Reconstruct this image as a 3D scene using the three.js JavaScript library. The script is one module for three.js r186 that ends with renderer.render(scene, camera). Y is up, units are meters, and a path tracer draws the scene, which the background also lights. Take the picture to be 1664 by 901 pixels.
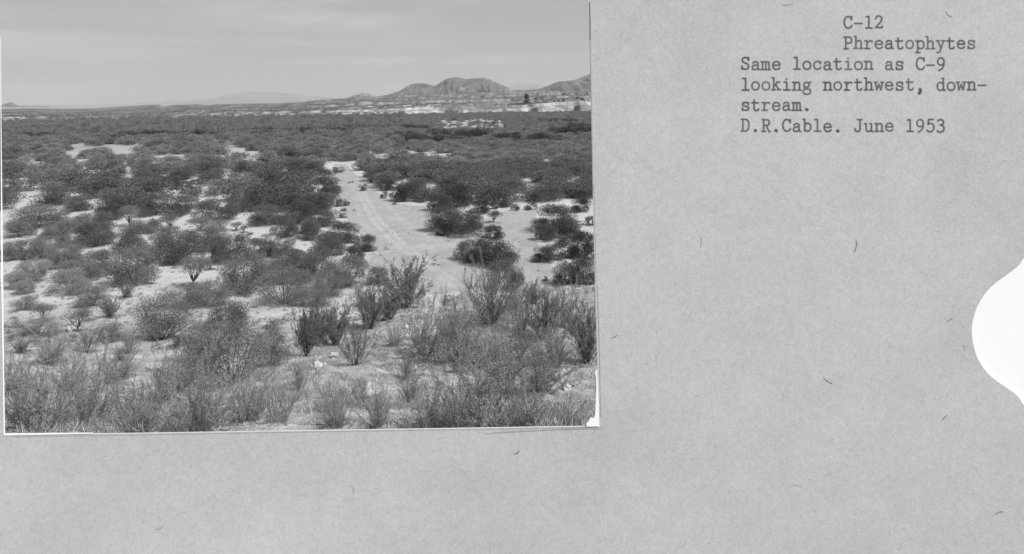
import * as THREE from 'three';
import { mergeGeometries } from 'three/addons/utils/BufferGeometryUtils.js';

// ---------------------------------------------------------------- camera, sky, sun, exposure
const F = 1030, CX = 832, EYE = 168, H = 10;          // focal length and principal point in photo pixels, eye height above the valley floor (m)
const scene = new THREE.Scene();
const camera = new THREE.PerspectiveCamera(2 * Math.atan(450.5 / F) * 180 / Math.PI, 1664 / 901, 0.1, 60000);
camera.position.set(0, H, 0);
camera.lookAt(0, H, -100);
camera.setViewOffset(1664, 901, 0, 450.5 - EYE, 1664, 901);   // a level view camera with its front lowered

const renderer = new THREE.WebGLRenderer({ antialias: true });
renderer.setSize(1664, 901);
renderer.toneMapping = THREE.LinearToneMapping;
renderer.toneMappingExposure = 1.02;
renderer.shadowMap.enabled = true;

// small deterministic tools
function rng(a) { return () => { a = (a + 0x6d2b79f5) | 0; let t = Math.imul(a ^ (a >>> 15), 1 | a); t = (t + Math.imul(t ^ (t >>> 7), 61 | t)) ^ t; return ((t ^ (t >>> 14)) >>> 0) / 4294967296; }; }
const hash = (i, j, s) => { let h = Math.imul(i, 374761393) + Math.imul(j, 668265263) + Math.imul(s, 2147483647 - 83492791); h = Math.imul(h ^ (h >>> 13), 1274126177); return ((h ^ (h >>> 16)) >>> 0) / 4294967296; };
function vn(x, y, s = 1) { const i = Math.floor(x), j = Math.floor(y); let u = x - i, v = y - j; u = u * u * (3 - 2 * u); v = v * v * (3 - 2 * v); const a = hash(i, j, s), b = hash(i + 1, j, s), c = hash(i, j + 1, s), d = hash(i + 1, j + 1, s); return a + (b - a) * u + (c - a) * v + (a - b - c + d) * u * v; }
function fbm(x, y, o = 4, s = 1) { let f = 0, a = 0.5, n = 0; for (let k = 0; k < o; k++) { f += a * vn(x, y, s + k * 17); n += a; a *= 0.5; x = x * 2.03 + 11.3; y = y * 2.03 - 7.7; } return f / n; }
const lerp = (a, b, t) => a + (b - a) * t, clamp = (x, a = 0, b = 1) => Math.min(b, Math.max(a, x));
const smooth = (a, b, x) => { const t = clamp((x - a) / (b - a)); return t * t * (3 - 2 * t); };
function curve(pts) { return (x) => { if (x <= pts[0][0]) return pts[0][1]; for (let i = 1; i < pts.length; i++) if (x <= pts[i][0]) return lerp(pts[i - 1][1], pts[i][1], (x - pts[i - 1][0]) / (pts[i][0] - pts[i - 1][0])); return pts[pts.length - 1][1]; }; }

{ // hazy June sky with thin stretched cirrus
  const W = 2048, Hh = 1024, data = new Float32Array(W * Hh * 4);
  for (let j = 0; j < Hh; j++) {
    const el = ((j + 0.5) / Hh - 0.5) * 180;
    for (let i = 0; i < W; i++) {
      const az = (i + 0.5) / W * 360, e = Math.max(el, 0);
      let v = 0.36 + 0.17 * Math.exp(-e / 9);
      if (el > -2) {
        const wob = 1.2 * fbm(az / 9, e / 3, 3, 5);
        const st = fbm(az / 11 + 40, e / 0.9 + wob - az * 0.035, 4, 9), band = smooth(0.45, 0.8, fbm(az / 26, e / 4.5, 3, 31));
        v += 0.15 * smooth(0.42, 0.8, st) * band * smooth(0.5, 3.5, e) + 0.02 * (fbm(az / 30, e / 5, 3, 77) - 0.5);
      }
      const o = (j * W + i) * 4; data[o] = v; data[o + 1] = v; data[o + 2] = v; data[o + 3] = 1;
    }
  }
  const sky = new THREE.DataTexture(data, W, Hh, THREE.RGBAFormat, THREE.FloatType);
  sky.mapping = THREE.EquirectangularReflectionMapping; sky.magFilter = THREE.LinearFilter; sky.needsUpdate = true;
  scene.background = sky; scene.environment = sky;
}
const SUN_AZ = 56 * Math.PI / 180, SUN_EL = 49 * Math.PI / 180;   // behind the camera, over its right shoulder
const sun = new THREE.DirectionalLight(new THREE.Color(1, 0.995, 0.985), 5);
sun.position.set(Math.sin(SUN_AZ) * Math.cos(SUN_EL), Math.sin(SUN_EL), Math.cos(SUN_AZ) * Math.cos(SUN_EL)).multiplyScalar(200);
sun.castShadow = true;
Object.assign(sun.shadow.camera, { left: -150, right: 150, top: 150, bottom: -150, near: 1, far: 600 });
sun.shadow.mapSize.set(4096, 4096);
scene.add(sun);
scene.fog = new THREE.FogExp2(new THREE.Color(1, 1, 1), 0.000075);

// ---------------------------------------------------------------- materials
const grey = (v) => new THREE.Color().setRGB(v, v, v);
const mat = (v, o = {}) => new THREE.MeshStandardMaterial({ color: grey(v), roughness: 0.95, metalness: 0, side: THREE.DoubleSide, ...o });
function grain(size, fn) {   // a tiling grey DataTexture
  const d = new Uint8Array(size * size * 4);
  for (let j = 0; j < size; j++) for (let i = 0; i < size; i++) { const v = clamp(fn(i / size, j / size)) * 255, o = (j * size + i) * 4; d[o] = d[o + 1] = d[o + 2] = v; d[o + 3] = 255; }
  const t = new THREE.DataTexture(d, size, size); t.wrapS = t.wrapT = THREE.RepeatWrapping; t.magFilter = THREE.LinearFilter; t.needsUpdate = true; return t;
}
const tiled = (u, v, f, s) => { const x = u * f, y = v * f, a = u, b = v; return lerp(lerp(vn(x, y, s), vn(x - f, y, s), a), lerp(vn(x, y - f, s), vn(x - f, y - f, s), a), b); };
const soilMap = grain(1024, (u, v) => 0.82 + 0.32 * (tiled(u, v, 24, 3) - 0.5) + 0.34 * (tiled(u, v, 90, 4) - 0.5) + 0.3 * (hash(u * 1024 | 0, v * 1024 | 0, 8) - 0.5) - (tiled(u, v, 170, 21) > 0.8 ? 0.28 : 0));
const soilBump = grain(1024, (u, v) => 0.5 + 0.5 * (tiled(u, v, 60, 13) - 0.5) + 0.6 * (tiled(u, v, 200, 14) - 0.5));
const soil = mat(1, { vertexColors: true, map: soilMap, bumpMap: soilBump, bumpScale: 0.03 });
const sand = mat(1, { vertexColors: true, map: soilMap, bumpMap: soilBump, bumpScale: 0.012 });
const hillMat = mat(1, { vertexColors: true });
const bark = mat(0.075), barkPale = mat(0.15), deadWood = mat(0.42), darkWood = mat(0.06);
const leafTone = [0.31, 0.21, 0.145, 0.102, 0.07].map((v) => new THREE.MeshPhysicalMaterial({ color: grey(v), roughness: 1, metalness: 0, side: THREE.DoubleSide, vertexColors: true, transmission: 0.3, thickness: 0, specularIntensity: 0.3 }));
const stoneMat = mat(1, { vertexColors: true });

// ---------------------------------------------------------------- naming
const names = new Map();
function numbered(n) { const k = names.get(n) ?? 0; names.set(n, k + 1); return k ? `${n}_${String(k).padStart(3, '0')}` : n; }
function top(o, name, label, category, group, kind) {
  o.name = numbered(name); o.userData = { label };
  if (category) o.userData.category = category; if (group) o.userData.group = group; if (kind) o.userData.kind = kind;
  o.traverse((c) => { if (c.isMesh) c.castShadow = c.receiveShadow = true; });
  scene.add(o); return o;
}

// ---------------------------------------------------------------- the ground
const spurTop = curve([[-1e5, 8.4], [0, 8.4], [3, 7.95], [6, 7.0], [9, 5.9], [12, 4.95], [15, 4.5], [19, 4.2], [21, 4.0], [23.5, 2.6], [27, 0.8], [30, 0], [1e5, 0]]);
const flank = curve([[-1e5, 8.4], [0, 8.4], [3, 7.7], [6, 6.8], [8, 5.9], [12, 4.4], [16, 3.3], [20, 2.35], [25, 1.35], [31, 0.5], [38, 0], [1e5, 0]]);
const spurEdge = curve([[0, -3], [6, -4.6], [12, -4.9], [15, -4.1], [19, -2.8], [22, -1.8], [30, 0]]);
const wide = (f, d) => (f(d - 0.8) + f(d) * 2 + f(d + 0.8)) / 4;
function ground(x, z) {
  const d = -z, r = Math.hypot(x, z);
  let y = 0.018 * x * (r < 2000 ? 1 : 2000 / r) * smooth(-50, 20, d);
  if (d < 40) {
    const w = smooth(-1.6, 1.3, x - spurEdge(d) + 0.8 * (vn(x * 0.5, z * 0.5, 61) - 0.5)), s = lerp(wide(flank, d), wide(spurTop, d), w);
    y = y * (1 - clamp(s / 6)) + s;
    const rough = clamp(s / 1.5);
    y += rough * (0.34 * (fbm(x * 0.55, z * 0.55, 3, 41) - 0.5) + 0.16 * (fbm(x * 2.6, z * 2.6, 2, 47) - 0.5)) * smooth(2.5, 5, r);
  }
  y += 0.22 * (fbm(x / 9, z / 9, 3, 51) - 0.5) * smooth(400, 60, r) * smooth(20, 40, d);
  return y;
}
function hit(px, py, d0 = 3) {   // where the line of sight through a photo pixel meets the ground
  const kx = (px - CX) / F, ky = (py - EYE) / F; let d = d0;
  for (let k = 0; k < 4000 && H - ky * d > ground(kx * d, -d); k++) d *= 1.004;
  return new THREE.Vector3(kx * d, ground(kx * d, -d), -d);
}
const toPx = (x, y, z) => [CX + F * x / -z, EYE + F * (H - y) / -z];
const inside = (poly, x, y) => { let c = false; for (let i = 0, j = poly.length - 1; i < poly.length; j = i++) { const [xi, yi] = poly[i], [xj, yj] = poly[j]; if ((yi > y) !== (yj > y) && x < (xj - xi) * (y - yi) / (yj - yi) + xi) c = !c; } return c; };
const flat = (pts) => pts.map(([x, y]) => { const p = hit(x, y, 22); return [p.x, p.z]; });
const washPoly = flat([[541, 266], [562, 267], [577, 283], [602, 297], [617, 318], [640, 331], [694, 336], [698, 365], [713, 380], [745, 390], [765, 372], [800, 350], [815, 345], [872, 342], [866, 375], [870, 392], [885, 405], [878, 424], [910, 440], [905, 470], [850, 474], [700, 480], [592, 440], [598, 425], [614, 408], [588, 388], [564, 360], [556, 340], [545, 320], [541, 300]]);
const rutLines = [
  [[583, 312], [590, 327], [605, 355], [628, 382], [650, 402], [682, 420], [712, 443], [735, 466]], [[592, 312], [600, 327], [617, 355], [641, 380], [664, 402], [700, 424], [740, 455]],
  [[628, 330], [648, 352], [680, 373], [700, 388]], [[612, 406], [668, 401], [742, 396], [800, 399], [870, 404], [960, 408]], [[612, 412], [668, 406], [742, 401], [800, 404], [870, 409], [960, 414]],
  [[576, 300], [579, 330], [592, 362], [612, 388]], [[640, 342], [662, 366], [694, 388], [735, 398]], [[560, 285], [572, 305], [583, 318]],
].map(flat);
const segDist = (x, z, line) => { let m = 1e9; for (let i = 1; i < line.length; i++) { const [ax, az] = line[i - 1], [bx, bz] = line[i], ux = bx - ax, uz = bz - az, t = clamp(((x - ax) * ux + (z - az) * uz) / (ux * ux + uz * uz)); m = Math.min(m, Math.hypot(x - ax - t * ux, z - az - t * uz)); } return m; };
const rutAt = (x, z) => { let r = 0; rutLines.forEach((l, i) => { r = Math.max(r, (i === 2 || i > 4 ? 0.5 : 1) * smooth(0.36, 0.13, segDist(x, z, l) + 0.22 * (vn(x * 2.3, z * 1.1, 87) - 0.5)) * (0.6 + 0.5 * vn(x * 0.8, z * 0.5, 89))); }); return r; };
{
  const radii = [0]; for (let r = 0.8; r < 20000; r *= (r > 9 && r < 85 ? 1.0085 : r < 160 ? 1.02 : 1.05)) radii.push(r);
  const az = []; for (let a = -180; a < 180;) { az.push(a); a += a >= -43 && a < 12 ? 0.16 : a >= -60 && a < 60 ? 1 : 5; }
  const n = az.length, pos = [], col = [], uv = [];
  for (const r of radii) for (const a of az) {
    const t = a * Math.PI / 180, x = r * Math.sin(t), z = -r * Math.cos(t), d = -z;
    const rut = d > 25 && d < 120 && inside(washPoly, x, z) ? rutAt(x, z) : 0;
    const y = ground(x, z) - rut * 0.05 - (r > 2600 ? 3 : 0);
    pos.push(x, y, z); uv.push(x / 2.2, z / 2.2);
    const slope = d < 40 ? clamp(lerp(flank(d), spurTop(d), 0.5) / 2) : 0, m = fbm(x / 6, z / 6, 4, 71), f = fbm(x * 1.7, z * 1.7, 3, 73), far = smooth(60, 250, r);
    let c = 0.585 + 0.12 * (m - 0.5) + 0.10 * (f - 0.5);
    c = lerp(c, 0.42 + 0.32 * (f - 0.5) + 0.16 * (m - 0.5) + 0.16 * smooth(0.55, 0.75, fbm(x * 4.1, z * 4.1, 2, 75)) - 0.1 * smooth(0.55, 0.7, fbm(x * 2.7, z * 2.7, 3, 79)), slope);
    c = lerp(c, 0.36 + 0.1 * (m - 0.5), far);
    if (inside(washPoly, x, z)) c = 0.40 + 0.07 * (m - 0.5) + 0.1 * (f - 0.5) + 0.07 * rut - 0.05 * smooth(0.6, 0.8, fbm(x * 0.9, z * 0.35, 3, 83));
    col.push(c, c, c);
  }
  const gi = [], wi = [];
  for (let k = 0; k + 1 < radii.length; k++) for (let i = 0; i < n; i++) {
    const a = k * n + i, b = k * n + (i + 1) % n, c = a + n, d = b + n;
    const mx = (pos[a * 3] + pos[d * 3]) / 2, mz = (pos[a * 3 + 2] + pos[d * 3 + 2]) / 2, into = mz < -25 && mz > -160 && inside(washPoly, mx, mz) ? wi : gi;
    into.push(a, b, c, b, d, c);
  }
  const all = new THREE.BufferGeometry(); all.setAttribute('position', new THREE.Float32BufferAttribute(pos, 3)); all.setAttribute('color', new THREE.Float32BufferAttribute(col, 3)); all.setAttribute('uv', new THREE.Float32BufferAttribute(uv, 2));
  all.setIndex([...gi].concat(wi)); all.computeVertexNormals();
  const pick = (idx) => { const map = new Map(), ix = new Uint32Array(idx.length), src = []; idx.forEach((v, k) => { let m = map.get(v); if (m === undefined) { m = map.size; map.set(v, m); src.push(v); } ix[k] = m; });
    const g = new THREE.BufferGeometry(); for (const [nm, s] of [['position', 3], ['normal', 3], ['color', 3], ['uv', 2]]) { const from = all.attributes[nm].array, to = new Float32Array(src.length * s); src.forEach((v, k) => { for (let c = 0; c < s; c++) to[k * s + c] = from[v * s + c]; }); g.setAttribute(nm, new THREE.BufferAttribute(to, s)); }
    g.setIndex(new THREE.BufferAttribute(ix, 1)); return g; };
  top(new THREE.Mesh(pick(gi), soil), 'ground', 'pale sandy desert ground with a gravelly slope sinking to the valley floor', null, null, 'structure');
  top(new THREE.Mesh(pick(wi), sand), 'sandy_wash', 'broad bare sandy wash with wheel tracks between the mesquite thickets', null, null, 'structure');
}

// ---------------------------------------------------------------- hills and mountains beyond the valley
function patch(name, label, x0, x1, nx, d0, d1, nd, height, colour, near = 0) {
  const pos = [], col = [], idx = [];
  for (let j = 0; j <= nd; j++) { const d = near && j < near ? d0 + j * 1.15 : (d0 + near * 1.15) * Math.pow(d1 / (d0 + near * 1.15), (j - near) / (nd - near)); for (let i = 0; i <= nx; i++) { const px = lerp(x0, x1, i / nx), x = (px - CX) / F * d; pos.push(x, height(px, d, x), -d); } }
  const w = nx + 1; for (let j = 0; j < nd; j++) for (let i = 0; i < nx; i++) { const a = j * w + i; idx.push(a, a + 1, a + w, a + 1, a + w + 1, a + w); }
  const g = new THREE.BufferGeometry(); g.setAttribute('position', new THREE.Float32BufferAttribute(pos, 3)); g.setIndex(idx); g.computeVertexNormals();
  const nn = g.attributes.normal; for (let k = 0; k < pos.length / 3; k++) { const c = colour(pos[k * 3], pos[k * 3 + 1], pos[k * 3 + 2], Math.abs(nn.getY(k)), CX + F * pos[k * 3] / -pos[k * 3 + 2]); col.push(c, c, c); }
  g.setAttribute('color', new THREE.Float32BufferAttribute(col, 3));
  return top(new THREE.Mesh(g, hillMat), name, label, null, null, 'structure');
}
let hillY = null;
const yAt = (py, d) => H + (EYE - py) / F * d;
{
  const skyline = curve([[-100, 177], [0, 177], [50, 176], [100, 177], [150, 176.5], [200, 173], [230, 171], [258, 170.5], [268, 173], [280, 171], [320, 169.5], [336, 171], [350, 169.5], [400, 168.5], [450, 168], [490, 166], [515, 163], [560, 160], [572, 156], [585, 153.5], [598, 154], [615, 157], [640, 156], [700, 154], [800, 152], [860, 150], [960, 148], [1200, 146], [1700, 150]]);
  const bankTop = curve([[-100, 6.5], [60, 6], [110, 4], [220, 4], [280, 5], [450, 6], [600, 6.5], [700, 7], [800, 8], [960, 10], [1700, 9]]);   // height of the eroded bank above the floor, metres
  const D0 = 640, D1 = 2600;
  const profile = (px, d, x) => {
    const fl = ground(x, -d), e = (yAt(skyline(px), 2300) - ground((px - CX) / F * 2300, -2300)), warp = 90 * (fbm(px / 45, d / 900, 3, 101) - 0.5), gully = 2 * (fbm(x / 17, d / 120, 4, 103) - 0.5);
    const t = d + warp, b = bankTop(px) * (0.65 + 0.7 * fbm(x / 60, 3, 3, 105));
    let h = b * (0.62 * smooth(D0 + 32, D0 + 46, t + 16 * gully + 9 * (fbm(x / 5, d / 30, 3, 121) - 0.5)) + 0.38 * smooth(D0 + 52, D0 + 70, t + 26 * gully));
    const up = Math.max(e - b, 4);
    h += up * (0.1 * smooth(700, 780, t + 60 * gully) + 0.16 * smooth(930, 985, t + 70 * gully) + 0.08 * smooth(1000, 1250, t) + 0.2 * smooth(1290, 1370, t + 110 * gully) + 0.12 * smooth(1400, 1750, t) + 0.24 * smooth(1790, 1940, t + 150 * gully) + 0.1 * smooth(1960, 2300, t));
    h += (fbm(x / 40, d / 90, 4, 107) - 0.5) * 0.16 * up * smooth(760, 1500, d);
    h *= 1 - 0.6 * smooth(2350, 2600, d);
    return fl + h - 0.4;
  };
  hillY = profile;
  patch('badland_hills', 'low eroded desert hills with pale bluffs and dark scrub terraces beyond the valley', -90, 1900, 1500, D0, D1, 300, profile, (x, y, z, ny, px) => {
    const d = -z, steep = smooth(0.992, 0.955, ny), n = fbm(x / 30, d / 46, 4, 111), s = fbm(x / 7, d / 14, 3, 113), pale = smooth(0.5, 0.68, fbm(x / 120, d / 120, 3, 115));
    const base = lerp(0.07, 0.15, smooth(0.35, 0.7, n)) * (0.6 + 0.75 * s), chalk = (0.34 + 0.26 * (s - 0.5)) * (0.62 + 0.38 * smooth(0.33, 0.56, fbm(x / 10, y / 5 + d / 20, 4, 117))) * (0.6 + 0.4 * smooth(0.35, 0.6, fbm(x / 55, d / 80, 2, 119) + (px > 800 ? 0.1 : 0))) * (0.75 + 0.5 * fbm(x / 2.6, y / 9, 3, 123));
    return d < 760 ? lerp(base, chalk * 1.05, clamp(steep * 1.3)) : lerp(base, chalk * 0.8, clamp(steep * 0.75 + pale * (d < 1150 ? 0.7 : 0.35)));
  }, 120);
}
function mountain(name, label, pts, dist, depth, rough, shade, seed) {
  const f = curve(pts), x0 = pts[0][0], x1 = pts[pts.length - 1][0], nx = Math.min(420, Math.round((x1 - x0) * 1.3));
  patch(name, label, x0, x1, nx, dist - depth, dist + depth, 110, (px, d, x) => {
    const fl = ground(x, -d), top = yAt(f(px) + 2.4 * (fbm(px / 9, seed, 3, seed + 41) - 0.5), dist) - ground((px - CX) / F * dist, -dist), u = (d - dist) / depth, bend = 0.22 * (fbm(px / 30, 4, 3, seed + 9) - 0.5);
    const ridge = Math.pow(Math.max(0, 1 - Math.abs(u + bend * (1 - Math.abs(u)))), 1.25), wx = x + 0.1 * depth * (fbm(x / (depth * 0.3), d / (depth * 0.3), 2, seed + 21) - 0.5), spur = 0.6 * fbm(wx / (depth * 0.2), d / (depth * 0.55), 4, seed) + 0.4 * (0.5 + Math.abs(fbm(wx / (depth * 0.075), d / (depth * 0.3), 3, seed + 31) - 0.5) * 1.6 - 0.2);
    return fl - 2 + Math.max(0, top + 2) * (ridge + rough * (Math.abs(spur - 0.5) * 2.4 - 0.3) * smooth(0, 0.6, 1 - Math.abs(u)) * smooth(1, 0.75, ridge));
  }, (x, y, z, ny) => { const n = fbm(x / (depth * 0.08), z / (depth * 0.08), 4, seed + 3), s = fbm(x / (depth * 0.012), z / (depth * 0.02), 3, seed + 5); return shade * (0.55 + 0.7 * n) * (0.6 + 0.8 * s) + 0.07 * smooth(0.58, 0.75, n) - 0.07 * smooth(0.62, 0.72, fbm(x / (depth * 0.05), y / 12, 3, seed + 7)); });
}
mountain('mountain', 'rounded twin peaked desert mountain with dark rock outcrops beyond the badland hills', [[590, 160], [610, 157], [632, 154], [645, 149], [660, 141], [672, 136.5], [686, 135], [696, 137.5], [706, 139.5], [718, 132], [730, 127], [741, 124.5], [749, 126], [757, 128.5], [770, 127.5], [785, 127], [796, 129], [804, 133], [816, 138], [830, 144.5], [850, 147], [885, 152]], 4000, 900, 0.42, 0.115, 201);
mountain('mountain', 'dark mountain shoulder climbing out of view beside the twin peaked mountain', [[830, 152], [855, 147], [880, 143.5], [893, 138], [905, 133.5], [918, 132], [930, 130.5], [945, 125], [960, 119], [985, 108], [1040, 98], [1130, 106], [1300, 122], [1500, 118], [1700, 135], [1850, 150]], 4600, 1000, 0.4, 0.1, 231);
mountain('mountain', 'small isolated cone shaped peak at the far end of the valley', [[-60, 178], [-20, 177], [0, 172], [8, 168], [15, 166.5], [21, 168], [30, 173], [45, 176.5], [80, 178.5]], 6500, 600, 0.2, 0.09, 261);
mountain('mountain_range', 'very faint jagged mountain range almost lost in the haze', [[160, 178], [222, 169], [235, 166], [255, 167], [275, 163.5], [300, 164], [330, 163], [350, 159], [372, 153], [392, 149], [405, 148], [420, 150], [445, 149.5], [475, 151.5], [500, 156], [540, 159], [620, 165]], 21000, 3500, 0.5, 0.17, 281);
mountain('mountain_range', 'faint hazy ridge showing in the gap behind the lone bluff tree', [[780, 160], [815, 145], [832, 138], [845, 136], [858, 135.5], [872, 136], [895, 142], [960, 156]], 23000, 3500, 0.5, 0.16, 301);

// ---------------------------------------------------------------- plants: shared shapes
class Tri {   // loose triangles, with a grey of their own
  constructor() { this.p = []; this.c = []; }
  tri(a, b, c, v) { this.p.push(a.x, a.y, a.z, b.x, b.y, b.z, c.x, c.y, c.z); for (let k = 0; k < 3; k++) this.c.push(v, v, v); }
  blade(p, dir, side, len, wid, v) {
    const w = side.clone().multiplyScalar(wid / 2), m = p.clone().addScaledVector(dir, len * 0.35);
    this.tri(p.clone().sub(w).addScaledVector(dir, len * 0.1), m.clone().add(w), p.clone().addScaledVector(dir, len), v);
  }
  twig(pts, r0, r1, v = 1, sides = 3) {
    let ring = null; const n = pts.length;
    for (let i = 0; i < n; i++) {
      const t = new THREE.Vector3().subVectors(pts[Math.min(i + 1, n - 1)], pts[Math.max(i - 1, 0)]).normalize(), a = new THREE.Vector3(0.31, 0.2, 0.93).cross(t).normalize(), b = t.clone().cross(a), r = lerp(r0, r1, i / (n - 1)), now = [];
      for (let k = 0; k < sides; k++) { const w = k / sides * 6.2832; now.push(pts[i].clone().addScaledVector(a, Math.cos(w) * r).addScaledVector(b, Math.sin(w) * r)); }
      if (ring) for (let k = 0; k < sides; k++) { const q = (k + 1) % sides; this.tri(ring[k], ring[q], now[k], v); this.tri(ring[q], now[q], now[k], v); }
      ring = now;
    }
  }
  geometry() { const g = new THREE.BufferGeometry(); g.setAttribute('position', new THREE.Float32BufferAttribute(this.p, 3)); g.setAttribute('color', new THREE.Float32BufferAttribute(this.c, 3)); g.computeVertexNormals(); return g; }
}
const V = (x, y, z) => new THREE.Vector3(x, y, z);
const ball = (R) => { const y = R() * 2 - 1, a = R() * 6.2832, s = Math.sqrt(1 - y * y); return V(s * Math.cos(a), y, s * Math.sin(a)); };
function bent(a, b, R, n = 4, k = 0.12) { const L = a.distanceTo(b), off = ball(R).multiplyScalar(L * k), pts = []; for (let i = 0; i <= n; i++) { const t = i / n; pts.push(a.clone().lerp(b, t).addScaledVector(off, 4 * t * (1 - t) * 0.5).addScaledVector(ball(R), L * 0.02 * (i && i < n ? 1 : 0))); } return pts; }

// a round many-stemmed desert shrub: unit height, about 1.5 wide
function domeShrub(seed, { clumps = 20, leaves = 6200, len = 0.055, wid = 0.026, skirt = 0.5, trunk = 0, stems = 8, lean = 0 } = {}) {
  const R = rng(seed), wood = new Tri(), leaf = new Tri(), c = [];
  for (let k = 0; k < clumps; k++) {
    const low = k < clumps * skirt && !trunk, a = R() * 6.2832, r = low ? 0.12 + 0.46 * Math.sqrt(R()) : Math.sqrt(R()) * 0.5, dome = Math.sqrt(Math.max(0, 1 - (r / 0.66) ** 2));
    const y = low ? 0.14 + 0.22 * R() : trunk + (1 - trunk) * (0.2 + 0.62 * dome * (0.72 + 0.3 * R())), s = (low ? 0.13 : 0.15) + 0.1 * R();
    c.push({ p: V(r * Math.cos(a) + lean * y, y, r * Math.sin(a) * 1.0), s, v: 0.84 + 0.32 * R() });
  }
  const base = V(0, -0.06, 0), fork = V(0.03 * (R() - 0.5), trunk * 0.6, 0.03 * (R() - 0.5));
  if (trunk) wood.twig(bent(base, fork, R, 3, 0.1), 0.036, 0.028, 1, 5);
  c.forEach((q, i) => {
    const from = trunk ? fork : V(0.09 * (R() - 0.5), -0.04, 0.09 * (R() - 0.5));
    if (i % Math.max(1, Math.round(clumps / stems / 1.6)) === 0 || trunk) wood.twig(bent(from, q.p, R, 4, 0.16), trunk ? 0.018 : 0.013, 0.004, 1, 4);
    for (let k = 0; k < 3; k++) { const e = q.p.clone().addScaledVector(ball(R), q.s * 1.25); e.y += q.s * 0.25; wood.twig(bent(q.p, e, R, 2, 0.1), 0.004, 0.0015); }
  });
  const total = c.reduce((s, q) => s + q.s * q.s, 0);
  for (const q of c) {
    const n = Math.round(leaves * q.s * q.s / total * (q.p.y < 0.38 ? 1.35 : 0.92));
    for (let k = 0; k < n; k++) {
      const o = ball(R), rad = q.s * (0.35 + 0.75 * Math.pow(R(), 0.6)) * (R() < 0.08 ? 1.3 : 1), p = q.p.clone().add(V(o.x * rad * 1.15, o.y * rad * 0.85, o.z * rad * 1.15)); if (p.y < 0.03) continue;
      const dir = o.clone().multiplyScalar(0.7).add(ball(R).multiplyScalar(0.7)).add(V(0, 0.35, 0)).normalize(), side = dir.clone().cross(ball(R)).normalize();
      leaf.blade(p, dir, side, len * (0.6 + 0.8 * R()), wid * (0.7 + 0.6 * R()), q.v * (0.88 + 0.24 * R()));
    }
  }
  return { wood: wood.geometry(), leaf: leaf.geometry() };
}
// an upright shrub of many bare-footed rods that fan out from one crown: unit height, about 1.2 wide
function rodShrub(seed, { rods = 46, spread = 0.85, perTwig = 34, twigs = 7, len = 0.034, wid = 0.014, bare = 0.22, thick = 0.006, wild = 0.2 } = {}) {
  const R = rng(seed), wood = new Tri(), leaf = new Tri();
  for (let k = 0; k < rods; k++) {
    const a = k / rods * 6.2832 * 2.38 + R(), tilt = spread * Math.pow(R(), 0.65), reach = (0.62 + 0.5 * R()) * (R() < 0.15 ? 0.7 : 1), dir = V(Math.sin(tilt) * Math.cos(a), Math.cos(tilt), Math.sin(tilt) * Math.sin(a));
    const b = V(0.07 * (R() - 0.5), -0.05, 0.07 * (R() - 0.5)), e = b.clone().addScaledVector(dir, reach).add(V(0, 0.06, 0)), pts = bent(b, e, R, 6, wild + 0.08 * R());
    wood.twig(pts, thick * (0.7 + 0.6 * R()), 0.0035, 1, 4);
    const tone = 0.75 + 0.5 * R();
    for (let t = 0; t < twigs; t++) {
      const u = bare + (1 - bare) * (t + R()) / twigs, at = Math.min(5.99, u * 6), p = pts[at | 0].clone().lerp(pts[(at | 0) + 1], at % 1), out = dir.clone().multiplyScalar(0.8).add(ball(R).multiplyScalar(0.75)).add(V(0, 0.25, 0)).normalize(), L = (0.12 + 0.26 * R() * R()) * (1.3 - 0.6 * u), q = p.clone().addScaledVector(out, L), tp = bent(p, q, R, 2, 0.12);
      wood.twig(tp, 0.0028, 0.001);
      for (let m = 0; m < perTwig; m++) {
        const s = R(), lp = p.clone().lerp(q, s).addScaledVector(ball(R), 0.02), ld = out.clone().multiplyScalar(0.6).add(ball(R)).normalize();
        leaf.blade(lp, ld, ld.clone().cross(ball(R)).normalize(), len * (0.6 + 0.8 * R()), wid * (0.7 + 0.6 * R()), tone * (0.85 + 0.3 * R()));
      }
    }
  }
  return { wood: wood.geometry(), leaf: leaf.geometry() };
}
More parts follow.
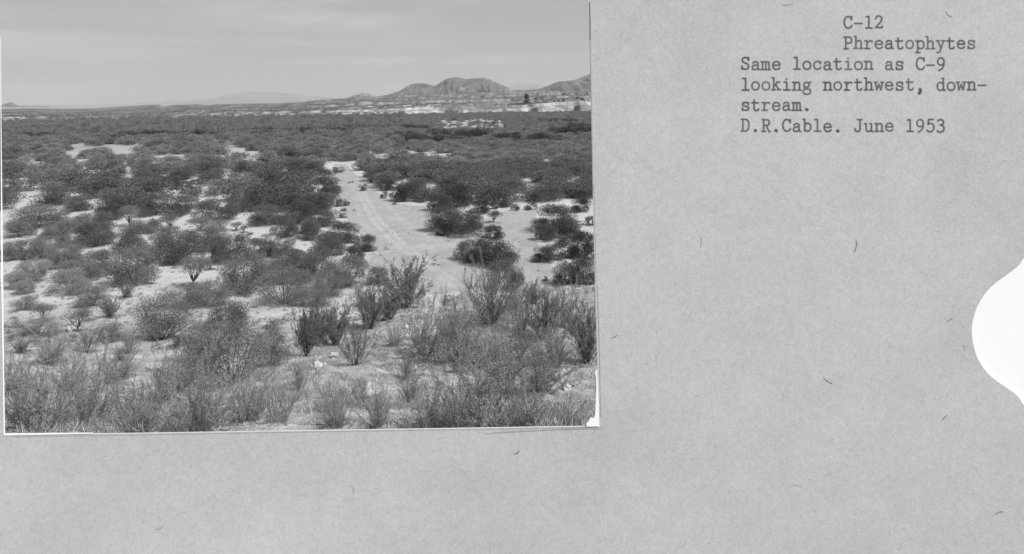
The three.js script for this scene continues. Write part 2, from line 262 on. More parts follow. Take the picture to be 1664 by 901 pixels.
const shapes = {
  dome: [11, 12, 13, 14, 15, 16, 17].map((s) => domeShrub(s)),
  loose: [21, 22, 23, 24].map((s) => domeShrub(s, { clumps: 26, leaves: 4000, len: 0.06, wid: 0.025, skirt: 0.5, stems: 7 })),
  lite: [141, 142, 143, 144, 145, 146].map((s) => domeShrub(s, { leaves: 2500, len: 0.072, wid: 0.038, clumps: 18, stems: 4 })),
  fine: [91, 92, 93, 94, 95].map((s) => domeShrub(s, { clumps: 38, leaves: 9500, len: 0.04, wid: 0.015, skirt: 0.5, stems: 10 })),
  rich: [191, 192, 193, 194, 195].map((s) => domeShrub(s, { clumps: 27, leaves: 9500, len: 0.044, wid: 0.021, skirt: 0.55, stems: 6 })),
  tree: [31, 32, 33].map((s) => domeShrub(s, { clumps: 16, leaves: 3000, trunk: 0.3, lean: 0.05 * (s - 32) })),
  small: [41, 42, 43].map((s) => domeShrub(s, { clumps: 9, leaves: 1100, len: 0.11, wid: 0.045, stems: 4 })),
  rod: [51, 52, 53, 54].map((s) => rodShrub(s)),
  vase: [61, 62, 63].map((s) => rodShrub(s, { rods: 26, spread: 0.98, perTwig: 20, twigs: 8, bare: 0.36, thick: 0.008 })),
  airy: [71, 72, 73, 74].map((s) => rodShrub(s, { rods: 44, spread: 1.3, perTwig: 30, twigs: 10, bare: 0.1, thick: 0.0042, wild: 0.3, len: 0.026, wid: 0.0105 })),
  bare: [81, 82].map((s) => rodShrub(s, { rods: 13, spread: 0.85, perTwig: 4, twigs: 9, bare: 0.2, thick: 0.013, wild: 0.25 })),
};
const protos = {}, R0 = rng(4242), RL = rng(77);
function plant(shape, name, [x, y, z], w, h, tone, label, category, group, turn) {
  const list = shapes[shape], i = Math.floor(R0() * list.length), key = shape + i, unit = shape === 'rod' ? 1.15 : shape === 'vase' || shape === 'bare' ? 1.35 : shape === 'airy' ? 1.6 : 1.24;
  if (!protos[key]) { const g = new THREE.Group(), s = new THREE.Mesh(list[i].wood, bark), f = new THREE.Mesh(list[i].leaf, leafTone[1]); if (shape === 'airy') s.material = barkPale; s.name = 'stems'; f.name = 'foliage'; g.add(s, f); protos[key] = g; }
  const o = protos[key].clone(); o.children[1].material = leafTone[tone];
  o.position.set(x, y - 0.02, z); o.rotation.y = turn ?? R0() * 6.2832; const k = w / unit; o.scale.set(k, h, k);
  return top(o, name, label, category, group);
}
const spots = [];   // [x, z, radius] of what stands on the ground
function put([px, py, w, h, shape, tone, label, name, category, group]) {
  const near = hit(px, py), D = -near.z, wm = w / F * D, hm = h / F * D * (shape === 'rod' || shape === 'vase' ? 1.13 : shape === 'airy' ? 1.32 : 1.08), d = D + Math.min(wm * 0.3, 0.9), x = (px - CX) / F * d, z = -d;
  spots.push([x, z, wm / 2]);
  return plant(shape, name, [x, ground(x, z), z], wm, hm, tone, label, category, group);
}
const M = 'mesquite_shrub', C = 'creosote_bush', S = 'desert_shrub', T = 'small_tree';
// photo x, foot y, width, height (pixels, turned into places and metres by hit()), shape, tone, label
const listed = [
  // thicket edge on the near bare flats, farther rows first
  [62, 374, 76, 39, 'rich', 1, 'broad mesquite spreading over the far edge of the bare flat beside a dark stump', M],
  [34, 388, 41, 29, 'rich', 1, 'low mesquite with visible stems in front of the broad mesquite at the flat', M],
  [125, 345, 43, 26, 'rich', 2, 'rounded mesquite on the back rim of the long bare sand flat', M],
  [102, 351, 22, 10, 'small', 1, 'small pale shrub lying alone on the long bare sand flat', S],
  [93, 369, 26, 13, 'tree', 1, 'small flat topped shrub casting its shadow beside the dark stump', S],
  [80, 391, 31, 24, 'rich', 1, 'mesquite alone on sand just below the dark stump', M],
  [148, 379, 60, 31, 'rich', 2, 'rear mesquite of the clump of three beside the dead white stick', M],
  [122, 404, 57, 50, 'rich', 1, 'lighter front mesquite of the clump of three with the dead white stick', M],
  [155, 403, 55, 41, 'rich', 2, 'darker front mesquite of the clump of three on the sand flat', M],
  [178, 360, 46, 43, 'rich', 3, 'tall dark mesquite at the end of the long bare sand flat', M],
  [210, 371, 32, 32, 'tree', 1, 'upright rounded shrub standing before the tall dark mesquite', S],
  [237, 382, 45, 25, 'rich', 2, 'low wide mesquite in the middle of the bare flats', M],
  [277, 375, 36, 22, 'tree', 2, 'dark stemmed shrub beside the low wide mesquite on the flats', S],
  [252, 352, 60, 38, 'rich', 2, 'mesquite on the back edge of the flat above the dark stemmed shrub', M],
  [298, 351, 55, 33, 'rich', 2, 'mesquite on the back edge above the umbrella shaped tree', M],
  [350, 362, 64, 38, 'rich', 2, 'wide mesquite behind the row of three little trees', M],
  [392, 346, 48, 31, 'rich', 2, 'mesquite just behind the wide one above the three little trees', M],
  [325, 379, 38, 22, 'tree', 1, 'lone umbrella shaped tree with a forked trunk on bare sand', T, 'tree'],
  [360, 377, 26, 17, 'tree', 1, 'roundest of three little trees in a row on bare sand', T, 'tree'],
  [384, 377, 20, 13, 'tree', 1, 'middle one of three little trees in a row on bare sand', T, 'tree'],
  [396, 379, 12, 10, 'tree', 2, 'smallest of three little trees in a row on bare sand', T, 'tree'],
  [388, 393, 14, 10, 'small', 1, 'little grey shrub on sand below the three little trees', S],
  [406, 383, 9, 5, 'small', 2, 'tiny grey tuft on sand below the smallest little tree', S],
  [432, 369, 57, 35, 'rich', 2, 'mesquite bordering the far corner of the bare flat with three little trees', M],
  [460, 388, 43, 41, 'rich', 2, 'mesquite at the end of the bare flat with three little trees', M],
  [484, 366, 55, 38, 'rich', 3, 'dark mesquite in the thicket behind the end of that bare flat', M],
  [500, 392, 43, 30, 'dome', 2, 'mesquite in the thicket two bushes from the sandy wash', M],
  // big rounded row
  [209, 414, 52, 43, 'rich', 2, 'rounded mesquite between the clump of three and the largest mesquite', M],
  [168, 422, 16, 13, 'small', 2, 'tiny round shrub on sand below the rounded mesquite', S],
  [268, 428, 68, 58, 'rich', 1, 'largest mesquite of the flats on its paler half', M],
  [296, 432, 60, 55, 'rich', 2, 'mesquite grown against the largest one on its darker side', M],
  [344, 412, 57, 48, 'rich', 1, 'tall mesquite standing just below the umbrella shaped tree', M],
  [372, 430, 60, 50, 'rich', 2, 'mesquite leaning over its own dark shadow below the three little trees', M],
  [341, 440, 14, 12, 'tree', 2, 'thin sprig on the sand path between two large mesquites', S],
  [414, 423, 50, 33, 'rich', 2, 'mesquite with dark open stems below the bare flat of three trees', M],
  [455, 420, 45, 30, 'rich', 2, 'low mesquite filling the gap beside the one with dark open stems', M],
  [313, 470, 54, 46, 'tree', 1, 'branching shrub with bare pale stems at the foot of the largest mesquite', S],
  [218, 467, 77, 69, 'rich', 1, 'wide feathery mesquite with dark stems low on the flat', M],
  [158, 452, 52, 44, 'rich', 1, 'pale mesquite behind the wide feathery one', M],
  [105, 440, 52, 44, 'rich', 1, 'pale mesquite below the clump of three', M],
  [62, 424, 50, 37, 'rich', 1, 'pale mesquite below the low mesquite with visible stems', M],
  [20, 426, 35, 37, 'rich', 1, 'pale mesquite cut by the white print edge above the sandy gap', M],
  [128, 462, 54, 39, 'rich', 1, 'pale mesquite with dark base shadow near the sandy gap', M],
  [52, 462, 47, 41, 'rich', 0, 'faded grey mesquite over a dark shadow near the white print edge', M],
  [24, 472, 37, 28, 'rich', 0, 'faded grey shrub at the white print edge beside the sandy gap', S],
  [396, 481, 73, 67, 'rich', 1, 'large pale mesquite above the long dark shadow on the near sand', M],
  [462, 498, 85, 62, 'fine', 1, 'large mesquite with dark forked trunks on the open sand', M],
  [436, 466, 50, 44, 'rich', 1, 'mesquite between the two large pale ones', M],
  [488, 462, 64, 51, 'rich', 2, 'mesquite behind the one with dark forked trunks', M],
  [520, 452, 58, 42, 'rich', 2, 'mesquite in the thicket facing the bend of the wash', M],
  [512, 500, 57, 35, 'fine', 1, 'grey mesquite behind the creosote at the foot of the spur', M],
  [470, 440, 47, 33, 'rich', 2, 'mesquite in the row behind the large pale mesquites', M],
  // low slope shrubs
  [40, 480, 27, 24, 'rich', 0, 'small pale shrub on the near slope facing the white print edge', S],
  [40, 506, 40, 23, 'fine', 1, 'low shrub with dark forked stems on the near pale slope', S],
  [70, 524, 36, 26, 'tree', 1, 'rounded shrub on the pale slope beside the bleached log', S],
  [126, 540, 44, 34, 'tree', 1, 'rounded shrub with a bleached log lying at its foot', S],
  [112, 482, 59, 41, 'rich', 0, 'pale feathery shrub on the upper near slope', S],
  [150, 500, 57, 35, 'fine', 1, 'feathery shrub beside the pale one on the upper near slope', S],
  [178, 519, 38, 30, 'rod', 1, 'upright twiggy shrub between two sand gaps of the near slope', S],
  [62, 550, 67, 30, 'fine', 0, 'pale low shrub spreading below the bleached log', S],
  [24, 536, 24, 16, 'airy', 0, 'pale wiry tuft by the white print edge of the near slope', S],
  [35, 575, 24, 24, 'rod', 1, 'small upright shrub on sand near the white print edge', S],
  [80, 601, 62, 58, 'airy', 0, 'thin see through shrub with a dark foot on the near slope', S],
  [140, 576, 46, 40, 'vase', 1, 'vase shaped shrub with dark foot on the near slope', S],
  [176, 558, 49, 37, 'fine', 1, 'shrub behind the vase shaped one of the near slope', S],
  [264, 556, 93, 78, 'fine', 1, 'large mesquite with dark knotted trunk on the near slope', M],
  [210, 577, 34, 36, 'airy', 0, 'open wiry shrub at the foot of the mesquite with knotted trunk', S],
  [196, 588, 34, 26, 'airy', 1, 'short wiry shrub below the open one on the near slope', S],
  [289, 566, 20, 18, 'rod', 2, 'small dark upright tuft by the mesquite with knotted trunk', S],
  [300, 505, 67, 37, 'fine', 1, 'feathery mesquite above the mesquite with knotted trunk', M],
  [338, 502, 63, 41, 'fine', 1, 'feathery mesquite beside the open sand of the slope', M],
  [369, 539, 62, 51, 'rich', 2, 'dark mesquite standing over open sand near the spur', M],
  [438, 537, 24, 15, 'small', 1, 'low grey cushion on open sand before the spur', S],
  [205, 486, 24, 22, 'rod', 1, 'little twiggy shrub in the sand lane of the slope', S],
  [330, 598, 74, 70, 'fine', 1, 'tall feathery shrub behind the biggest near shrub', S],
  [378, 624, 130, 100, 'fine', 1, 'biggest feathery near shrub with bare white twigs', S],
  [440, 600, 62, 64, 'fine', 1, 'feathery shrub leaning toward the rocky spur', S],
  // row on the near hillside, soft and dense
  [18, 646, 74, 65, 'airy', 1, 'dark soft shrub at the lower white print edge of the hillside', S],
  [70, 712, 157, 121, 'airy', 0, 'big soft grey shrub at the bottom corner of the hillside', S],
  [30, 700, 90, 76, 'airy', 1, 'dark dense shrub in the bottom corner of the hillside', S],
  [150, 700, 112, 101, 'airy', 0, 'grey wiry shrub second from the bottom corner', S],
  [226, 715, 134, 112, 'airy', 0, 'grey shrub with a dark upright stem on the bottom hillside', S],
  [268, 660, 90, 65, 'airy', 1, 'wiry shrub behind the one with the dark upright stem', S],
  [330, 712, 157, 127, 'airy', 0, 'broad wiry shrub below the biggest feathery shrub', S],
  [400, 690, 101, 81, 'airy', 0, 'pale wiry shrub at the rocky slope foot of the bottom hillside', S],
  [190, 625, 66, 52, 'airy', 0, 'wiry shrub above the bottom row of the hillside', S],
  [110, 640, 74, 50, 'airy', 0, 'pale wiry shrub above the big soft grey shrub', S],
  // beside the wash, its thicket side
  [551, 281, 22, 10, 'small', 2, 'low shrub at the far mouth of the sandy wash', S],
  [590, 311, 14, 11, 'small', 3, 'small dark shrub standing alone on the far sandy wash', S],
  [572, 297, 4, 3, 'small', 2, 'tiny tuft on the far sandy wash behind the lone shrub', S],
  [567, 298, 4, 3, 'small', 2, 'second tiny tuft on the far sandy wash', S],
  [602, 298, 10, 9, 'small', 3, 'little dark shrub between the wash and the far bank', S],
  [555, 336, 24, 13, 'small', 3, 'low dark shrub jutting into the wash from the thicket', S],
  [557, 344, 12, 6, 'small', 1, 'small pale tuft at the wash edge below the jutting shrub', S],
  [536, 330, 40, 28, 'dome', 3, 'dark mesquite on the thicket corner behind the jutting shrub', M],
  [528, 300, 36, 26, 'dome', 3, 'dark mesquite lining the far reach of the wash', M],
  [534, 316, 30, 23, 'dome', 3, 'dark mesquite between two others lining the wash', M],
  [534, 369, 40, 27, 'dome', 2, 'rounded mesquite at the wash edge above the pair on its bend', M],
  [558, 355, 16, 9, 'small', 1, 'small pale shrub on the wash edge by the rounded mesquite', S],
  [512, 350, 43, 36, 'dome', 3, 'dark mesquite behind the rounded one at the wash edge', M],
  [508, 382, 40, 28, 'dome', 2, 'mesquite inside the thicket near the wash bend', M],
  [555, 397, 56, 34, 'rich', 3, 'dark spreading mesquite on the inner bend of the wash', M],
  [593, 410, 43, 25, 'dome', 3, 'low dark mesquite pointing out into the wash at its bend', M],
  [576, 427, 34, 25, 'dome', 3, 'dark round mesquite below the one pointing into the wash', M],
  [534, 420, 56, 40, 'rich', 2, 'mesquite behind the pair on the wash bend', M],
  [614, 465, 32, 30, 'dome', 1, 'grey rounded shrub with dark shadow beside the tall creosote', S],
  [566, 470, 62, 52, 'rich', 1, 'grey open mesquite with visible stems behind the tall creosote', M],
  [530, 484, 61, 41, 'fine', 1, 'grey mesquite at the spur foot beside the open stemmed one', M],
  [590, 500, 46, 34, 'airy', 0, 'thin grey shrub low behind the tall creosote', S],
  // the far bank of the wash
  [622, 300, 32, 18, 'dome', 3, 'dark mesquite at the start of the far bank', M],
  [628, 311, 27, 19, 'dome', 4, 'very dark mesquite near the end of the far bank', M],
  [624, 323, 12, 12, 'small', 4, 'small very dark shrub standing out from the far bank', S],
  [647, 329, 32, 26, 'dome', 3, 'mesquite with dark foot on the far bank edge', M],
  [676, 328, 55, 34, 'rich', 3, 'broad mesquite on the far bank edge', M],
  [641, 333, 7, 4, 'small', 3, 'tiny dark tuft at the foot of the far bank', S],
  [714, 346, 40, 30, 'dome', 3, 'mesquite on top of the big dark wash thicket', M],
  [740, 340, 56, 40, 'rich', 4, 'darkest mesquite at the back of the big wash thicket', M],
  [722, 378, 55, 42, 'rich', 3, 'mesquite on the wheel track side of the big wash thicket', M],
  [750, 386, 63, 46, 'rich', 3, 'front mesquite of the big wash thicket', M],
  [772, 376, 31, 26, 'rich', 2, 'paler shrub at the outer end of the big wash thicket', S],
  [716, 384, 18, 6, 'small', 3, 'dead looking low tuft at the foot of the big wash thicket', S],
  [781, 349, 30, 24, 'dome', 4, 'dark round shrub between the wash thicket and the scrub', S],
  [802, 364, 28, 18, 'tree', 3, 'small round shrub with shadow behind the neat dark ball shrub', S],
  [801, 390, 32, 23, 'dome', 4, 'neat dark ball shrub just above the great double mesquite', S],
  [839, 344, 16, 11, 'small', 4, 'small dark shrub on the back edge of the side clearing', S],
  [861, 342, 22, 14, 'small', 3, 'low shrub next to the small dark one on the back edge', S],
  [802, 341, 14, 10, 'small', 4, 'little dark shrub at the corner of the side clearing', S],
  [821, 338, 22, 14, 'dome', 3, 'shrub behind the side clearing beside the little corner shrub', S],
  [768, 426, 53, 34, 'rich', 3, 'paler half of the great double mesquite at the wash crossing', M],
  [806, 435, 76, 44, 'rich', 4, 'darker half of the great double mesquite at the wash crossing', M],
  [822, 474, 56, 50, 'rich', 2, 'grey shrub on the spur lip right below the double mesquite', S],
  [902, 380, 71, 46, 'rich', 3, 'tall mesquite of the dark group past the side clearing', M],
  [888, 394, 36, 26, 'dome', 3, 'small front mesquite of the dark group past the side clearing', M],
  [924, 390, 48, 35, 'dome', 3, 'outer mesquite of the dark group past the side clearing', M],
  [890, 428, 45, 27, 'dome', 3, 'low tree like shrub at the end of the dark roadside hedge', S],
  [922, 424, 43, 37, 'dome', 3, 'inner mesquite of the dark roadside hedge', M],
  [952, 424, 46, 45, 'dome', 4, 'tallest mesquite of the dark roadside hedge at the print edge', M],
  [920, 467, 45, 37, 'dome', 3, 'mesquite at the near end of the crossing before the spur', M],
  [950, 468, 46, 43, 'dome', 3, 'mesquite at the crossing cut by the print edge', M],
  [945, 346, 35, 24, 'dome', 4, 'dark mesquite by the print edge above the roadside hedge', M],
  [962, 368, 22, 16, 'dome', 3, 'small mesquite cut by the print edge between two dark groups', M],
  [886, 458, 8, 8, 'small', 3, 'tiny shrub alone on sand beyond the spur', S],
  // on the rocky spur
  [498, 581, 54, 76, 'rod', 2, 'dark upright creosote at the lower end of the spur row', C, 'creosote bush'],
  [545, 566, 66, 66, 'rod', 1, 'creosote between the dark one and the vase shaped one', C, 'creosote bush'],
  [522, 556, 50, 50, 'rod', 2, 'creosote behind the dark upright one on the spur foot', C, 'creosote bush'],
  [579, 599, 68, 72, 'vase', 1, 'vase shaped creosote with bare dark stems beside the white rock', C, 'creosote bush'],
  [602, 540, 62, 64, 'rod', 1, 'thin creosote joined to the tall one on the spur flank', C, 'creosote bush'],
  [662, 508, 98, 74, 'rod', 1, 'tall leafy creosote standing out over the sandy wash', C, 'creosote bush'],
  [632, 524, 58, 54, 'rod', 1, 'creosote on the shaded side of the tall leafy one', C, 'creosote bush'],
  [722, 497, 32, 34, 'bare', 1, 'small skeletal shrub alone on the bare spur crest', S],
  [800, 540, 123, 91, 'airy', 1, 'tall open shrub with a dark bare trunk on the spur', S],
  [832, 508, 52, 42, 'airy', 0, 'grey shrub behind the tall open one on the spur lip', S],
  [690, 592, 109, 76, 'airy', 0, 'wide wiry shrub on the rocky crest with a curved bare branch', S],
  [750, 594, 91, 84, 'airy', 1, 'grey wiry shrub joined to the wide one on the crest', S],
  [764, 470, 50, 30, 'bare', 2, 'dead forked branches rising at the spur tip', S],
  [884, 560, 80, 76, 'rod', 1, 'thin upright shrub behind the dark knotted one', S],
  [848, 545, 53, 56, 'airy', 0, 'airy shrub between the tall open one and the thin upright one', S],
  [925, 545, 70, 67, 'airy', 0, 'soft grey shrub on the spur before the crossing', S],
  [955, 597, 66, 88, 'rod', 1, 'dark tall shrub against the torn print edge', S],
  [872, 644, 109, 84, 'airy', 1, 'dark knotted shrub with a long branch reaching over pale stones', S],
  [810, 640, 102, 90, 'airy', 0, 'grey wiry shrub behind the big front shrub', S],
  [770, 724, 216, 164, 'airy', 0, 'big front shrub of tangled twigs at the bottom of the spur', S],
  [850, 716, 102, 90, 'airy', 0, 'tangled shrub joined to the big front one', S],
  [712, 716, 102, 84, 'airy', 0, 'thin tangled shrub on the open side of the big front one', S],
  [662, 618, 32, 32, 'airy', 1, 'small wiry shrub on pale gravel of the spur', S],
  [545, 700, 70, 72, 'airy', 0, 'pale soft shrub on bare gravel at the bottom', S],
  [612, 702, 66, 60, 'airy', 0, 'second pale soft shrub on bare gravel at the bottom', S],
  [486, 640, 40, 46, 'airy', 0, 'little pale shrub on the gravel below the white rock', S],
  [735, 560, 68, 55, 'airy', 0, 'pale low shrub on the crest between two taller wiry shrubs', S],
  [640, 565, 44, 34, 'airy', 0, 'low faint shrub below the tall leafy creosote', S],
  [905, 600, 79, 66, 'airy', 0, 'pale wiry shrub behind the long branch of the knotted shrub', S],
  [905, 505, 49, 31, 'airy', 0, 'grey shrub on the far lip of the spur before the crossing', S],
  [868, 500, 46, 34, 'rod', 1, 'small upright shrub on the far lip of the spur', S],
  [770, 610, 102, 70, 'airy', 0, 'pale tangle filling the crest behind the big front shrub', S],
  [835, 590, 86, 70, 'airy', 0, 'wiry shrub at the foot of the tall open one', S],
  [920, 700, 79, 56, 'airy', 0, 'pale low shrub near the torn white corner of the print', S],
  [668, 655, 68, 46, 'airy', 0, 'faint low shrub on gravel beside the big front shrub', S],
  [455, 690, 78, 60, 'airy', 0, 'faint soft shrub at the bottom where gravel begins', S],
  [300, 640, 78, 54, 'airy', 0, 'pale wiry shrub in front of the tall feathery one', S],
  [585, 660, 44, 34, 'airy', 0, 'faint low shrub above the rounded grey rock', S],
];
for (const e of listed) { const [x, y, w, h, sh, tn, label, name, cat] = e; put([x, y, w, h, sh, tn, label, name, cat ?? 'shrub']); }


// dense scrub of the valley floor: the nearest bushes one by one, the mass behind them as one stand
const bare = [[84, 336, 160, 372], [212, 322, 264, 370], [286, 348, 330, 398], [345, 328, 388, 338], [404, 314, 422, 334], [362, 352, 442, 398], [98, 236, 228, 257], [258, 250, 302, 261], [362, 242, 430, 268], [126, 262, 148, 284], [193, 277, 224, 306], [143, 281, 157, 287], [236, 269, 252, 276], [38, 316, 50, 333], [545, 268, 570, 276], [596, 250, 744, 262], [706, 195, 812, 213], [500, 241, 560, 249], [660, 292, 672, 300], [345, 232, 400, 238], [10, 338, 40, 352], [816, 345, 880, 392], [476, 311, 492, 318], [452, 325, 470, 330], [270, 327, 290, 334], [20, 440, 46, 470]];
const isBare = (x, y) => { x += 26 * (vn(x / 17, y / 6, 161) - 0.5); y += 9 * (vn(x / 14, y / 5, 163) - 0.5); return bareAt(x, y); };
const bareAt = (x, y) => bare.some((b) => x > b[0] && x < b[2] && y > b[1] && y < b[3]);
const marks = {
  flats: [[160, 335, 'behind the long bare sand flat'], [235, 328, 'by the notch of sand behind the dark stemmed shrub'], [366, 330, 'around the small sand patch above the three little trees'], [412, 322, 'around the sand patch nearest the close thicket'], [482, 312, 'in the close thicket beside the wash'], [525, 285, 'lining the far reach of the wash'], [45, 325, 'around the sand gap near the white print edge'], [208, 288, 'around the small pale patch in mid thicket'], [137, 272, 'near the pale fleck below the long white sand strip'], [395, 256, 'around the pale patches before the distant scrub'], [160, 252, 'just below the long white sand strip'], [310, 300, 'in the unbroken middle of the thicket'], [90, 300, 'in the grey thicket toward the print edge'], [450, 290, 'in the dense thicket short of the wash']],
  wash: [[600, 270, 'at the far mouth of the wash'], [640, 300, 'packed behind the far bank of the wash']],
  side: [[690, 305, 'behind the broad mesquite of the far bank'], [712, 285, 'around the thin dark pole'], [780, 325, 'behind the big dark wash thicket'], [850, 325, 'along the back of the side clearing'], [930, 320, 'above the dark group at the print edge'], [850, 290, 'in the smooth middle of the scrub'], [940, 285, 'in the smooth scrub at the print edge'], [780, 280, 'between the pole and the smooth middle']],
};
const wanted = [];
{
  const R = rng(90210);
  for (let d = 9; d < 760;) {
    const gap = d < 100 ? 2.7 : d < 170 ? 3.1 : d < 330 ? 3.0 : 3.7, half = 0.86 * d;
    for (let x = -half; x < half; x += gap) {
      const X = x + (R() - 0.5) * gap * 0.95, D = d + (R() - 0.5) * gap * 0.95, size = R(), pick = R(), stand = R();
      const y = ground(X, -D), [px, py] = toPx(X, y, -D);
      if ((isBare(px, py) && R() < (D > 240 ? 0.8 : 0.97)) || (D < 160 && [-1, 0, 1].some((k) => inside(washPoly, X + k * 1.5, -D + Math.abs(k) * 0.4)))) continue;
      const aside = px > 1010; if (!aside && D < 46) continue; if (aside && D < 60 && (stand > 0.5 || py > 900 - 120 * pick)) continue;
      if (px < 640 && py > 343) continue;
      if (px >= 640 && !aside && py > 333) continue;
      const open = px > 425 && px < 600 && py > 250 ? 0.97 : px < 560 ? (0.86 - 0.5 * smooth(0.5, 0.68, fbm(X / 13, D / 20, 3, 131)) * smooth(225, 300, py)) : 0.93 - 0.25 * smooth(0.55, 0.7, fbm(X / 11, D / 15, 3, 133));
      const even = px > 655 && py < 330 && D < 175; if (stand > open * (even ? 1 : D < 170 ? 0.6 : D < 230 ? 0.75 : 0.95)) continue;
      if (D < 130 && spots.some((s) => Math.hypot(s[0] - X, s[1] + D) < s[2] * 0.8 + 0.9)) continue;
      const side = px > 655 && (py < 330 || aside);
      const w = (aside && D < 36 ? 0.8 + 1.1 * size : side ? 2.1 + 1.7 * size : 2.7 + 2.0 * size * size + 0.7 * pick) * (D > 230 ? 0.74 : 1) * (D > 330 ? 1.25 : 1) * (0.85 + 0.35 * R()), h = (aside && D < 36 ? 0.6 + 0.7 * size : side ? 1.2 + 0.7 * size : (2.7 + 2.0 * size * size + 0.7 * pick) * (0.5 + 0.14 * pick)) * (D > 230 ? (pick > 0.95 ? 1.5 : 0.58 + 0.2 * pick) : 1);
      wanted.push({ X, y, D, w, h, pick, side, px, py, seen: px > -25 && px < 985 });
    }
    d += gap * 0.92;
  }
  // rows of taller growth, coloured dark for the shaded faces below their canopies
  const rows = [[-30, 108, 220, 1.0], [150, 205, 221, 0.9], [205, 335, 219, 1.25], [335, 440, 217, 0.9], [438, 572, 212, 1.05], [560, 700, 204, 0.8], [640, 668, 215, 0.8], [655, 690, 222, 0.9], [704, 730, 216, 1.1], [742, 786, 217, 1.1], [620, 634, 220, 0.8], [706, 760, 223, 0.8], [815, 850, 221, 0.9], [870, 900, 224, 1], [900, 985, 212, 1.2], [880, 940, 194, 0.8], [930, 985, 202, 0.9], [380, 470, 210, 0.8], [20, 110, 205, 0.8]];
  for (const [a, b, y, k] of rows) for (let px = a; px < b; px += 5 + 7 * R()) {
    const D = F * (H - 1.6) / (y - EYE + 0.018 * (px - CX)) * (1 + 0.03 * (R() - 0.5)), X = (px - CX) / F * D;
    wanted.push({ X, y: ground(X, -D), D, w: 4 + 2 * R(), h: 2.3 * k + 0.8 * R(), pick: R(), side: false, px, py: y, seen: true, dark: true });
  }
}
wanted.sort((a, b) => a.D - b.D);
const kinds = { thicket: [], far: [], dark: [], tuft: [] };
let singles = 0;
for (const q of wanted) {
  if (q.seen && !q.dark && singles < 300 - 175 + 60 && q.D < 120) {
    singles++;
    const wash = q.px > 560 && q.px < 655;
    const near = marks[q.side ? 'side' : wash ? 'wash' : 'flats'].reduce((m, c) => { const e = Math.hypot(q.px - c[0], (q.py - c[1]) * 2.2); return e < m[0] ? [e, c[2]] : m; }, [1e9, ''])[1];
    const build = q.h > (q.side ? 1.65 : 2.4) ? 'tall' : q.w > (q.side ? 3.1 : 4) ? 'broad' : q.w < (q.side ? 2.5 : 3) ? 'small' : 'medium', tone = q.side ? 2 : q.pick < (q.px > 425 ? 0.6 : q.px > 150 ? 0.4 : 0.15) ? 3 : q.pick < 0.9 ? 2 : 1;
    const label = `${build} ${q.side ? 'grey shrub in the even scrub' : (tone === 3 ? 'dark' : tone === 2 ? 'grey' : 'paler') + ' mesquite'} ${near}`;
    plant(q.D > 62 ? 'lite' : q.side && q.pick < 0.5 ? 'loose' : 'dome', q.side ? S : M, [q.X, q.y, -q.D], q.w, q.h, tone, label, 'shrub', label + 's');
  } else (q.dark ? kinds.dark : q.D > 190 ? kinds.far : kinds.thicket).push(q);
}
function stand(name, label, list, makers, tones, seed) {
  const g = new THREE.Group(), R = rng(seed), o = new THREE.Object3D(), c = new THREE.Color();
  makers.forEach((geo, i) => {
    const mine = list.filter((_, k) => k % makers.length === i); if (!mine.length) return;
    const m = new THREE.InstancedMesh(geo, leafTone[0], mine.length); m.name = 'foliage'; m.userData.kind = 'stuff';
    mine.forEach((q, k) => { o.position.set(q.X, q.y - 0.05, -q.D); o.rotation.set(0, R() * 6.2832, 0); o.scale.set(q.w / 1.28, q.h, q.w / 1.28); o.updateMatrix(); m.setMatrixAt(k, o.matrix); const v = lerp(tones[0], tones[1], R()); m.setColorAt(k, c.setRGB(v, v, v)); });
    g.add(m);
  });
  top(g, name, label, null, null, 'stuff');
}
const whole = (s, o) => { const { wood, leaf } = domeShrub(s, o); const k = wood.attributes.color.array; for (let i = 0; i < k.length; i++) k[i] *= 0.3; return mergeGeometries([leaf, wood]); };
const midShapes = [101, 102, 103, 104].map((s) => whole(s, { clumps: 15, leaves: 2600, len: 0.085, wid: 0.034 }));
const farShapes = [111, 112, 113].map((s) => whole(s, { clumps: 11, leaves: 1100, len: 0.12, wid: 0.05 }));
const tuftShapes = [121, 122, 123].map((s) => whole(s, { clumps: 6, leaves: 170, len: 0.2, wid: 0.06 }));
stand('desert_scrub', 'mass of grey green shrubs covering the middle of the valley floor', kinds.thicket, midShapes, [0.58, 0.9], 1);
stand('distant_scrub', 'even dark scrub carpet reaching to the foot of the pale bluffs', kinds.far, farShapes, [0.66, 0.78], 2);
stand('shade_toned_thicket', 'thin bands of taller growth in the distant scrub, coloured dark for the shade below their canopies', kinds.dark, farShapes, [0.2, 0.42], 3);
